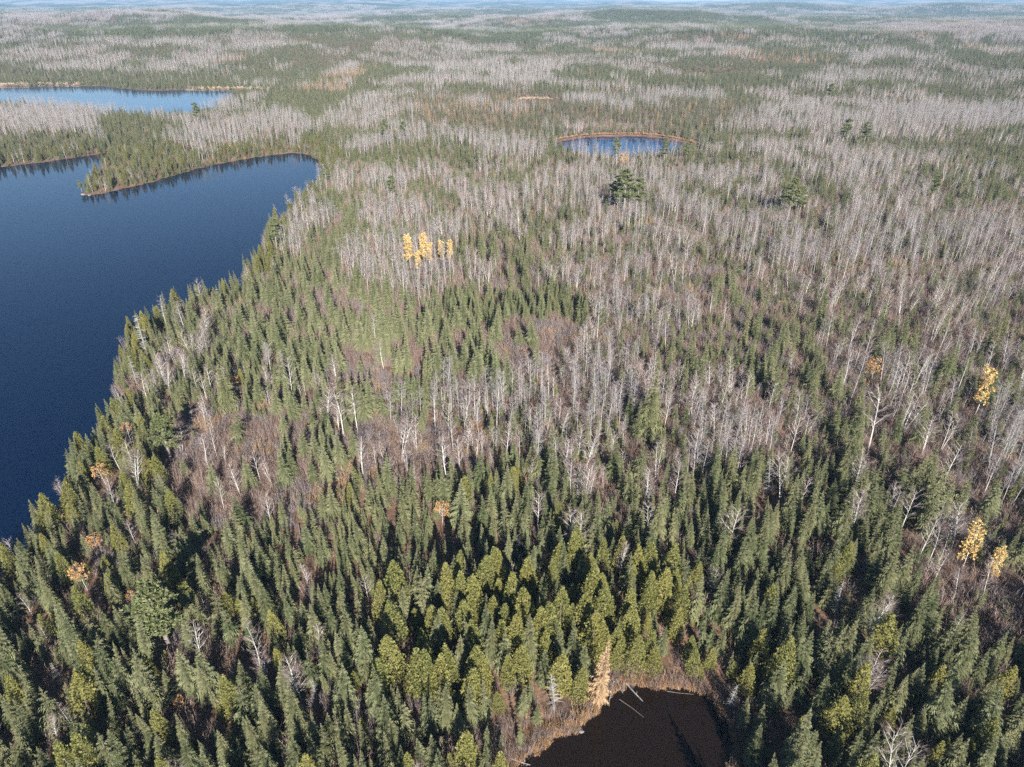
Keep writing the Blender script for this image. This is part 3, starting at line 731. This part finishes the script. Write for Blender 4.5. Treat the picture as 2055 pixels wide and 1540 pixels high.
# evergreens that stand out one by one in the photo: (u, v foot, v top)
BIG = dict(fir=[(860, 690, 605), (891, 707, 639), (846, 707, 649), (932, 663, 581), (918, 673, 598), (993, 690, 618), (984, 765, 680), (962, 765, 690), (949, 778, 707),
                (1042, 697, 646), (1068, 697, 629), (1087, 652, 615), (726, 707, 622), (761, 650, 581), (806, 690, 618), (744, 704, 639), (802, 755, 687), (797, 806, 751), (831, 802, 748),
                (840, 803, 755), (863, 789, 741), (911, 772, 741), (734, 847, 768), (530, 715, 641), (495, 730, 649), (522, 816, 746), (698, 703, 633), (616, 925, 860), (662, 965, 883),
                (577, 976, 898), (465, 1116, 1041), (399, 1100, 1029), (536, 1158, 1079), (623, 1108, 1045), (505, 983, 912), (453, 1004, 975), (640, 935, 868), (590, 960, 900), (375, 960, 915),
                (690, 690, 620), (655, 712, 640), (775, 720, 650), (600, 730, 660), (635, 668, 600), (565, 690, 622)],
           spruce=[(1150, 892, 843), (1296, 875, 738), (1258, 858, 789), (1275, 885, 800), (1367, 905, 850), (1050, 905, 873), (483, 895, 805), (464, 828, 723), (470, 1295, 1212), (411, 1274, 1195),
                   (416, 1200, 1120), (1320, 930, 855), (1232, 965, 880), (965, 985, 905), (1370, 985, 915), (1890, 765, 690), (1870, 800, 740), (1525, 650, 610), (1640, 860, 780), (1710, 880, 800)])
must = {}
for kd, L in BIG.items():
    rows = []
    for (u, v, vt) in L:
        x, y, z, h = tall(u, v, vt); rows.append((x, y, z, h, 1.12 if kd == 'fir' else 1.05))
        rr = math.hypot(x, y); dx, dy = -x / rr, -y / rr
        for k in ALL:
            A = ALL[k]; q = (A[:, 0] - x) * dx + (A[:, 1] - y) * dy; l = np.abs((A[:, 0] - x) * dy - (A[:, 1] - y) * dx)
            ALL[k] = A[~((np.hypot(A[:, 0] - x, A[:, 1] - y) < 2.2) | ((q > 0) & (q < h * .8) & (l < 1.3) & (A[:, 3] > 4)))]
    must[kd] = np.array(rows)
placed = []
for (kd, u, v, vt, lab, lm) in SINGLES:
    x, y, z, h = tall(u, v, vt)
    if kd == 'birch': h *= 1.0
    for k in ALL: ALL[k] = dropped(ALL[k], x, y, {'pine': 2.4, 'gold': 2.2, 'larch': 2.4, 'snag': 1.8}.get(kd, 1.8))
    placed.append((kd, x, y, z, h, lab))
    if lm: LM.append((x, y, lm))
# keep the ground in front of the singles open enough to see them
for (kd, x, y, z, h, lab) in placed:
    if kd in ('gold', 'russet', 'larch', 'snag', 'pine') and math.hypot(x, y) < 700:
        rr = math.hypot(x, y); dx, dy = -x / rr, -y / rr
        for k in ('spruce', 'fir', 'cedar', 'aspen', 'birch'):
            A = ALL[k]; s = (A[:, 0] - x) * dx + (A[:, 1] - y) * dy; l = np.abs((A[:, 0] - x) * dy - (A[:, 1] - y) * dx)
            pn = kd == 'pine'; front = (s > 0) & (s < (h * .6 if pn else 6)) & (l < (2.4 if pn else 2.2)); ALL[k] = A[~(front & (A[:, 3] > 5))]

# ------------------------------------------------------------------ building single trees (empty > trunk, crown)
col = scene.collection.objects
NAME = dict(spruce='spruce_tree', fir='fir_tree', cedar='cedar_tree', birch='birch_tree', aspen='aspen_tree', bog='black_spruce_tree', larch='larch_tree',
            pine='pine_tree', gold='golden_aspen_tree', russet='russet_tree', snag='dead_tree')
CAT = dict(spruce='spruce', fir='fir', cedar='cedar', birch='birch', aspen='aspen', bog='spruce', larch='larch', pine='pine', gold='aspen', russet='tree', snag='dead tree')
GROUP = dict(spruce='spruces of the near forest', fir='pale firs of the forest', cedar='cedars of the near forest', birch='leafless birches', aspen='leafless aspens',
             bog='slender black spruces of the bog', larch='orange larches', pine='pines standing above the forest', gold='aspens still in gold leaf',
             russet='small trees still in orange leaf', snag='standing dead trees')
def plant(kd, x, y, z, h, wide, label, rot=None, vi=None):
    mods = MODELS[kd]; md = mods[R.randrange(len(mods)) if vi is None else vi % len(mods)]; s = h / md['h']
    e = bpy.data.objects.new(NAME[kd], None); e.empty_display_size = .5; col.link(e)
    e.location = (x, y, z); e.rotation_euler = (R.gauss(0, .04), R.gauss(0, .04), U(0, 6.28) if rot is None else rot); e.scale = (s * wide, s * wide, s)
    e['label'] = label; e['category'] = CAT[kd]; e['group'] = GROUP[kd]
    for part in ('trunk', 'crown'):
        o = bpy.data.objects.new(part, md[part]); col.link(o); o.parent = e
    return e
for i, (kd, x, y, z, h, lab) in enumerate(placed):
    wide = 1.0
    if kd == 'russet' and h > 7: wide = 1.0
    if kd == 'birch': wide = 1.25
    if kd == 'pine': wide = 1.2
    plant(kd, x, y, z, h, wide, lab, vi=i)

# more landmarks that are places
for (u, v, nm) in ((1300, 1380, 'the far bank of the dark pond'), (1080, 1500, 'the left bank of the dark pond'), (1500, 1480, 'the right bank of the dark pond'),
                   (520, 1000, 'the middle of the brown brush clearing'), (40, 1500, 'the bottom left corner'), (2020, 1510, 'the bottom right corner'),
                   (240, 860, 'the straight lake shore'), (90, 1170, 'the near end of the lake shore'), (500, 590, 'the notch in the lake shore'), (660, 360, 'the inner end of the bay'),
                   (1075, 690, 'the brushy hollow in the middle'), (1000, 1180, 'the centre of the cedar stand'), (770, 1100, 'the low spruce thicket'), (500, 1350, 'the near forest left of the cedars'),
                   (800, 1400, 'the near forest left of the pond'), (1700, 1400, 'the near forest right of the pond'), (1450, 1150, 'the tall spruces right of the cedars'), (1800, 1050, 'the right-hand spruce slope'),
                   (1190, 770, 'the grey aspen strip'), (1740, 480, 'the dense pale aspen stand'), (2030, 860, 'the aspen thicket at the right edge'), (930, 820, 'the white aspen stand'),
                   (1500, 560, 'the rusty opening among birches'), (330, 340, 'the wooded point'), (1250, 300, 'the oval pond'), (1080, 204, 'the pale bog opening'),
                   (1650, 650, 'the open birch wood at right'), (1450, 770, 'the mixed wood right of the strip'), (1280, 610, 'the upper end of the aspen strip')):
    LM.append((*ground(u, v, 1.5), nm.replace('the ', '', 1)))
LMX = np.array([(a, b) for a, b, _ in LM])
ORD = ['nearest', 'second nearest', 'third nearest', 'fourth nearest', 'fifth nearest', 'sixth nearest', 'seventh nearest', 'eighth nearest', 'ninth nearest', 'tenth nearest']
def ordinal(n):
    if n < 10: return ORD[n]
    n += 1; sfx = 'th' if 10 < n % 100 < 20 else {1: 'st', 2: 'nd', 3: 'rd'}.get(n % 10, 'th')
    return '%d%s nearest' % (n, sfx)
LOOK = dict(spruce=('grey-green', 'spruce'), fir=('pale green', 'fir'), cedar=('yellow-green', 'cedar'), birch=('leafless white', 'birch'), aspen=('leafless pale', 'aspen'),
            bog=('slender olive', 'black spruce'), larch=('orange', 'larch'))
REST = {}
for kd in KINDS:
    A = ALL[kd]; A = np.vstack([A, must[kd]]) if kd in must else A; u, v, zc = project(A[:, 0], A[:, 1], A[:, 2]); ut, vt, _ = project(A[:, 0], A[:, 1], A[:, 2] + A[:, 3])
    inf = (u > 10) & (u < 2045) & (v < 1545) & (vt < 1510)
    size = np.where(inf, A[:, 3] / zc, -1)
    if kd in must: size[len(A) - len(must[kd]):] += 10
    order = np.argsort(-size)
    pick = [i for i in order[:300] if size[i] > 0]
    hs = A[pick, 3]; q1, q2 = (np.quantile(hs, [.33, .67]) if len(pick) else (0, 0))
    near = np.array([np.argmin(np.hypot(LMX[:, 0] - A[i, 0], LMX[:, 1] - A[i, 1])) for i in pick])
    dist = np.array([np.hypot(LMX[n, 0] - A[i, 0], LMX[n, 1] - A[i, 1]) for i, n in zip(pick, near)])
    sz = ['short' if h < q1 else 'tall' if h > q2 else 'middling' for h in hs]
    cnt = {}
    for j in np.argsort(dist):
        i = pick[j]; key = (near[j], sz[j]); c = cnt.get(key, 0); cnt[key] = c + 1
        lk = LOOK[kd]
        plant(kd, *A[i, :4], A[i, 4], '%s %s %s, %s such to %s' % (sz[j], *lk, ordinal(c), LM[near[j]][2]))
    keep = np.ones(len(A), bool); keep[pick] = False; REST[kd] = A[keep]

# ------------------------------------------------------------------ the countless rest of the forest: one object per kind, instanced on points
def scatter(name, meshes, pts, scl, rot, idx, label, cat, tilt=0.0):
    pc = bpy.data.collections.new(name + '_models')
    for i, m in enumerate(meshes): pc.objects.link(bpy.data.objects.new(name + '_model', m))
    me = bpy.data.meshes.new(name); n = len(pts); me.vertices.add(n); me.vertices.foreach_set('co', np.ascontiguousarray(pts, dtype=np.float32).ravel())
    a = me.attributes.new('scl', 'FLOAT_VECTOR', 'POINT'); a.data.foreach_set('vector', np.ascontiguousarray(scl, dtype=np.float32).ravel())
    e = np.zeros((n, 3), np.float32); e[:, 2] = rot
    if tilt: e[:, 0] = rng.normal(0, tilt, n); e[:, 1] = rng.normal(0, tilt, n)
    a = me.attributes.new('rot', 'FLOAT_VECTOR', 'POINT'); a.data.foreach_set('vector', e.ravel())
    a = me.attributes.new('idx', 'INT', 'POINT'); a.data.foreach_set('value', np.ascontiguousarray(idx, dtype=np.int32))
    me.update()
    o = bpy.data.objects.new(name, me); col.link(o); o['kind'] = 'stuff'; o['label'] = label; o['category'] = cat
    ng = bpy.data.node_groups.new(name + '_nodes', 'GeometryNodeTree')
    ng.interface.new_socket('Geometry', in_out='INPUT', socket_type='NodeSocketGeometry'); ng.interface.new_socket('Geometry', in_out='OUTPUT', socket_type='NodeSocketGeometry')
    N = ng.nodes; L = ng.links; gi = N.new('NodeGroupInput'); go = N.new('NodeGroupOutput')
    ip = N.new('GeometryNodeInstanceOnPoints'); ci = N.new('GeometryNodeCollectionInfo')
    ci.inputs['Collection'].default_value = pc; ci.inputs['Separate Children'].default_value = True; ci.inputs['Reset Children'].default_value = True
    def attr(nm, t):
        q = N.new('GeometryNodeInputNamedAttribute'); q.data_type = t; q.inputs['Name'].default_value = nm; return q.outputs[0]
    L.new(gi.outputs[0], ip.inputs['Points']); L.new(ci.outputs[0], ip.inputs['Instance']); ip.inputs['Pick Instance'].default_value = True
    L.new(attr('idx', 'INT'), ip.inputs['Instance Index']); L.new(attr('scl', 'FLOAT_VECTOR'), ip.inputs['Scale'])
    er = N.new('FunctionNodeEulerToRotation'); L.new(attr('rot', 'FLOAT_VECTOR'), er.inputs[0]); L.new(er.outputs[0], ip.inputs['Rotation'])
    L.new(ip.outputs[0], go.inputs[0])
    md = o.modifiers.new('scatter', 'NODES'); md.node_group = ng
    return o

MASS = dict(spruce=('spruce_forest', 'grey-green spruces massed through the rest of the wood'), fir=('fir_forest', 'pale green firs massed through the rest of the wood'),
            cedar=('cedar_forest', 'yellow-green cedars massed along the farther shores'), birch=('birch_forest', 'leafless white birches massed over the farther land'),
            aspen=('aspen_forest', 'leafless pale aspens massed in the farther stands'), bog=('black_spruce_forest', 'slender black spruces massed in the bog behind the pond'),
            larch=('larch_forest', 'orange larches massed in far wet ground'))
for kd in KINDS:
    A = REST[kd]
    if not len(A): continue
    md = MODELS[kd]; idx = rng.integers(0, len(md), len(A)); hh = np.array([m['h'] for m in md])
    s = A[:, 3] / hh.mean(); w = s * A[:, 4]
    scatter(MASS[kd][0], [m['whole'] for m in md], A[:, :3], np.stack([w, w, s], 1), rng.uniform(0, 6.28, len(A)), idx, MASS[kd][1], 'forest', .045)

BP = np.vstack(bush_pts); s = BP[:, 3]
scatter('undergrowth', BUSH, BP[:, :3], np.stack([s, s, s], 1), rng.uniform(0, 6.28, len(BP)),
        np.clip(np.floor((fbm(BP[:, 0] / 9, BP[:, 1] / 9, 95, 3) - .5) * 11 + 2.6 + rng.normal(0, 1.0, len(BP))), 0, 5).astype(int), 'leafless brown brush covering the ground between the trees', 'brush', .08)
SG = np.vstack(sedge_pts); s = SG[:, 3]
scatter('sedge_grass', SEDGE, SG[:, :3], np.stack([s, s, s], 1), rng.uniform(0, 6.28, len(SG)), rng.integers(0, 3, len(SG)), 'rusty brown sedge fringing the two ponds', 'sedge', .1)
s = MARSHALL[:, 3]
scatter('marsh_grass', MARSH, MARSHALL[:, :3], np.stack([s, s, s], 1), rng.uniform(0, 6.28, len(s)), rng.integers(0, 2, len(s)), 'tan marsh grass along the far lake and bog opening', 'grass', .1)

# far woods: clumps of simple trees
def clump(frac_con, lar=0.0):
    b = Buf()
    n = 26
    for i in range(n):
        x, y = U(-10, 10), U(-10, 10); q = R.random()
        if q < frac_con:
            t, c = conifer(U(7, 13), U(1.5, 2.1), 7, 5, .85, .1, -.4, .4, 0, .75); b.add(c, (x, y, 0), 1, U(0, 6), 0)
        elif q < frac_con + lar:
            t, c = conifer(U(7, 12), U(1.5, 2.1), 7, 5, .85, .1, -.4, .4, 0, .75); b.add(c, (x, y, 0), 1, U(0, 6), 2)
        else:
            h = U(9, 14)
            for k in range(46):
                a = U(0, 6.28); z = h * U(.3, .75); r0 = .35 * R.random(); r1 = U(.3, 1.7); l = U(1.2, 3.2); an = U(0, 3.14); w = .05
                p = np.array([x + r0 * math.cos(a), y + r0 * math.sin(a), z]); sd = np.array([math.cos(an), math.sin(an), 0]) * w
                b.tri(tuple(p - sd), tuple(p + sd), tuple(p + np.array([math.cos(a) * r1, math.sin(a) * r1, l])), 1, R.random())
            an = U(0, 3.14); sd = np.array([math.cos(an), math.sin(an), 0]) * .12
            b.quad(tuple(np.array([x, y, 0]) - sd), tuple(np.array([x, y, 0]) + sd), tuple(np.array([x, y, h * .9]) + sd * .3), tuple(np.array([x, y, h * .9]) - sd * .3), 1, 1.0)
    return b
CL = [clump(f, l) for f, l in ((.95, 0), (.9, 0), (.7, 0), (.5, 0), (.3, 0), (.12, 0), (.05, 0), (.02, 0), (.15, .5))]
CLM = [b.mesh('clump', [M['spruce'], M['twig'], M['larch']]) for b in CL]
far = []
for (r0, r1, c, ss) in ((1600, 3400, 17, 1.0), (3400, 7500, 34, 1.75)):
    X, Y = cells(r0, r1, c); ds = water_dist(X, Y); Z = height(X, Y, ds); r = np.hypot(X, Y)
    con = fbm(X / 110, Y / 170, 71, 3) * .62 + fbm(X / 520, Y / 800, 72, 3) * .5 + .11 * (np.exp(-((X - 560) / 330) ** 2 - ((Y - 2850) / 250) ** 2))
    lar = fbm(X / 260, Y / 420, 73, 2)
    ii = np.clip(np.round(5.3 - (con - .40) / .30 * 9 + rng.normal(0, 2.0, len(X))), 0, 7).astype(int)
    ii = np.where((lar > .76) & (rng.random(len(X)) < .4), 8, ii)
    ok = np.minimum(ds[0], ds[1]) > 12
    far.append(np.stack([X, Y, Z, np.full(len(X), ss) * rng.uniform(.8, 1.15, len(X)), ii, np.full(len(X), 1 / ss ** .6)], 1)[ok])
FA = np.vstack(far); s = FA[:, 3]
scatter('far_forest', CLM, FA[:, :3], np.stack([s, s, s * FA[:, 5]], 1), rng.uniform(0, 6.28, len(FA)), FA[:, 4].astype(int), 'far mixed woods merging into grey and green patches', 'forest')

# ------------------------------------------------------------------ fallen wood at the dark pond
def log(u0, v0, u1, v1, r0, r1, z0, z1, label, stubs, name='fallen_log', mat='grey'):
    b = Buf(); lift = lambda p: max(0.0, float(height(np.array([p[0]]), np.array([p[1]]))[0]))
    p0 = ground(u0, v0); p0 = ground(u0, v0, lift(p0)); p1 = ground(u1, v1); p1 = ground(u1, v1, lift(p1))
    a = np.array([*p0, z0 + lift(p0)]); e = np.array([*p1, z1 + lift(p1)]); base = a.copy(); base[2] = 0
    m = (a + e) / 2 + np.array([U(-.1, .1), U(-.1, .1), .04]); L = np.linalg.norm(e - a)
    b.tube([a - base, m - base, e - base], [r0, (r0 + r1) / 2, r1], 8)
    for k in range(stubs):
        f = U(.1, .95); p = a + (e - a) * f - base; g = np.array([U(-1, 1), U(-1, 1), U(-.1, .9)]); g *= U(.25, .8) / np.linalg.norm(g)
        b.tube([p, p + g * .6, p + g + np.array([0, 0, .1])], [r0 * .35, r0 * .22, .008], 4)
    me = b.mesh(name, [M[mat]]); o = bpy.data.objects.new(name, me); o.location = base; col.link(o); o['label'] = label; o['category'] = 'log'; o['group'] = 'dead wood in the dark pond'
log(1256, 1374, 1290, 1408, .13, .06, .35, .06, 'long pale log lying from the bank into the dark pond', 4)
log(1266, 1362, 1286, 1374, .10, .05, .3, .1, 'short pale log lying along the brushy bank of dark pond', 2)
log(1022, 1524, 1064, 1536, .12, .05, .3, .06, 'bleached pole reaching into the dark pond at the bottom edge', 3)
log(1231, 1372, 1222, 1412, .10, .03, .6, .05, 'tangled grey driftwood with many branches at the pond bank', 26, 'driftwood')
log(1236, 1368, 1250, 1392, .08, .03, .6, .05, 'thin crooked branch beside the tangled driftwood in the pond', 6, 'fallen_branch')
log(1243, 1404, 1292, 1440, .05, .03, .05, .03, 'thin dark pole floating in the middle of the dark pond', 0, mat='bark')
log(1060, 1516, 1112, 1488, .05, .03, .06, .04, 'thin pole floating along the left bank of the dark pond', 0, mat='bark')
log(1338, 1388, 1392, 1394, .05, .03, .06, .04, 'thin straw-coloured pole floating by the far bank of the pond', 0, mat='bark')
log(1070, 1452, 1082, 1468, .08, .03, .6, .15, 'small grey dead branch in the brush left of the pond', 8, 'fallen_branch')
for (a0, b0, a1, b1, lab) in ((600, 1058, 611, 1122, 'long white fallen birch stem in the brush below the clearing'), (400, 932, 407, 956, 'short white fallen stem in the brown brush clearing'),
                              (470, 985, 505, 978, 'grey fallen stem lying across the brown brush clearing'), (560, 1005, 586, 1020, 'grey fallen stem at the right end of the brush clearing'),
                              (1045, 712, 1090, 705, 'pale fallen stem in the brushy hollow in the middle'), (745, 935, 790, 948, 'pale fallen stem in russet brush before the aspen stand')):
    log(a0, b0, a1, b1, .12, .05, .5, .6, lab, 5)
def rock(u, v, s, label):
    b = Buf(); x, y = ground(u, v); n = 7; V = []
    for i, (z, q) in enumerate(((-.2, .9), (.12, 1.0), (.32, .7), (.42, .25))):
        for k in range(n):
            an = 6.283 * k / n; q2 = q * U(.8, 1.15); b.v.append((s * q2 * math.cos(an), s * .75 * q2 * math.sin(an), s * z)); b.a.append(.5)
    for i in range(3):
        for k in range(n): b.f.append((i * n + k, i * n + (k + 1) % n, (i + 1) * n + (k + 1) % n, (i + 1) * n + k)); b.m.append(0)
    b.f.append(tuple(3 * n + k for k in range(n))); b.m.append(0)
    o = bpy.data.objects.new('boulder', b.mesh('boulder', [M['grey']])); o.location = (x, y, 0); col.link(o); o['label'] = label; o['category'] = 'boulder'
rock(1167, 1469, .38, 'small grey boulder at the waterline of the dark pond')
rock(167, 391, 1.5, 'pale flat rock at the tip of the wooded point')
rock(180, 392.5, 1.0, 'smaller pale rock beside the one at the wooded point tip')

# ------------------------------------------------------------------ air
def haze():
    me = bpy.data.meshes.new('haze'); X0, X1, Y0, Y1, Z0, Z1 = -17000, 17000, -17000, 17000, -4, 230
    v = [(x, y, z) for x in (X0, X1) for y in (Y0, Y1) for z in (Z0, Z1)]
    me.from_pydata(v, [], [(0, 1, 3, 2), (4, 6, 7, 5), (0, 4, 5, 1), (2, 3, 7, 6), (0, 2, 6, 4), (1, 5, 7, 3)])
    m = bpy.data.materials.new('haze'); m.use_nodes = True; nt = m.node_tree; nt.nodes.clear()
    o = nt.nodes.new('ShaderNodeOutputMaterial'); p = nt.nodes.new('ShaderNodeVolumePrincipled')
    p.inputs['Color'].default_value = (.46, .72, 1.0, 1); p.inputs['Density'].default_value = 0.000092; p.inputs['Anisotropy'].default_value = 0.0
    nt.links.new(p.outputs[0], o.inputs['Volume']); me.materials.append(m)
    ob = bpy.data.objects.new('haze', me); col.link(ob); ob['kind'] = 'stuff'; ob['label'] = 'thin blue autumn haze over the distant hills'; ob['category'] = 'haze'
haze()
print('TREES', {k: len(v) for k, v in ALL.items()}, 'bush', len(BP), 'sedge', len(SG), 'far', len(FA), 'tris', {k: v[0]['n'] for k, v in MODELS.items()})
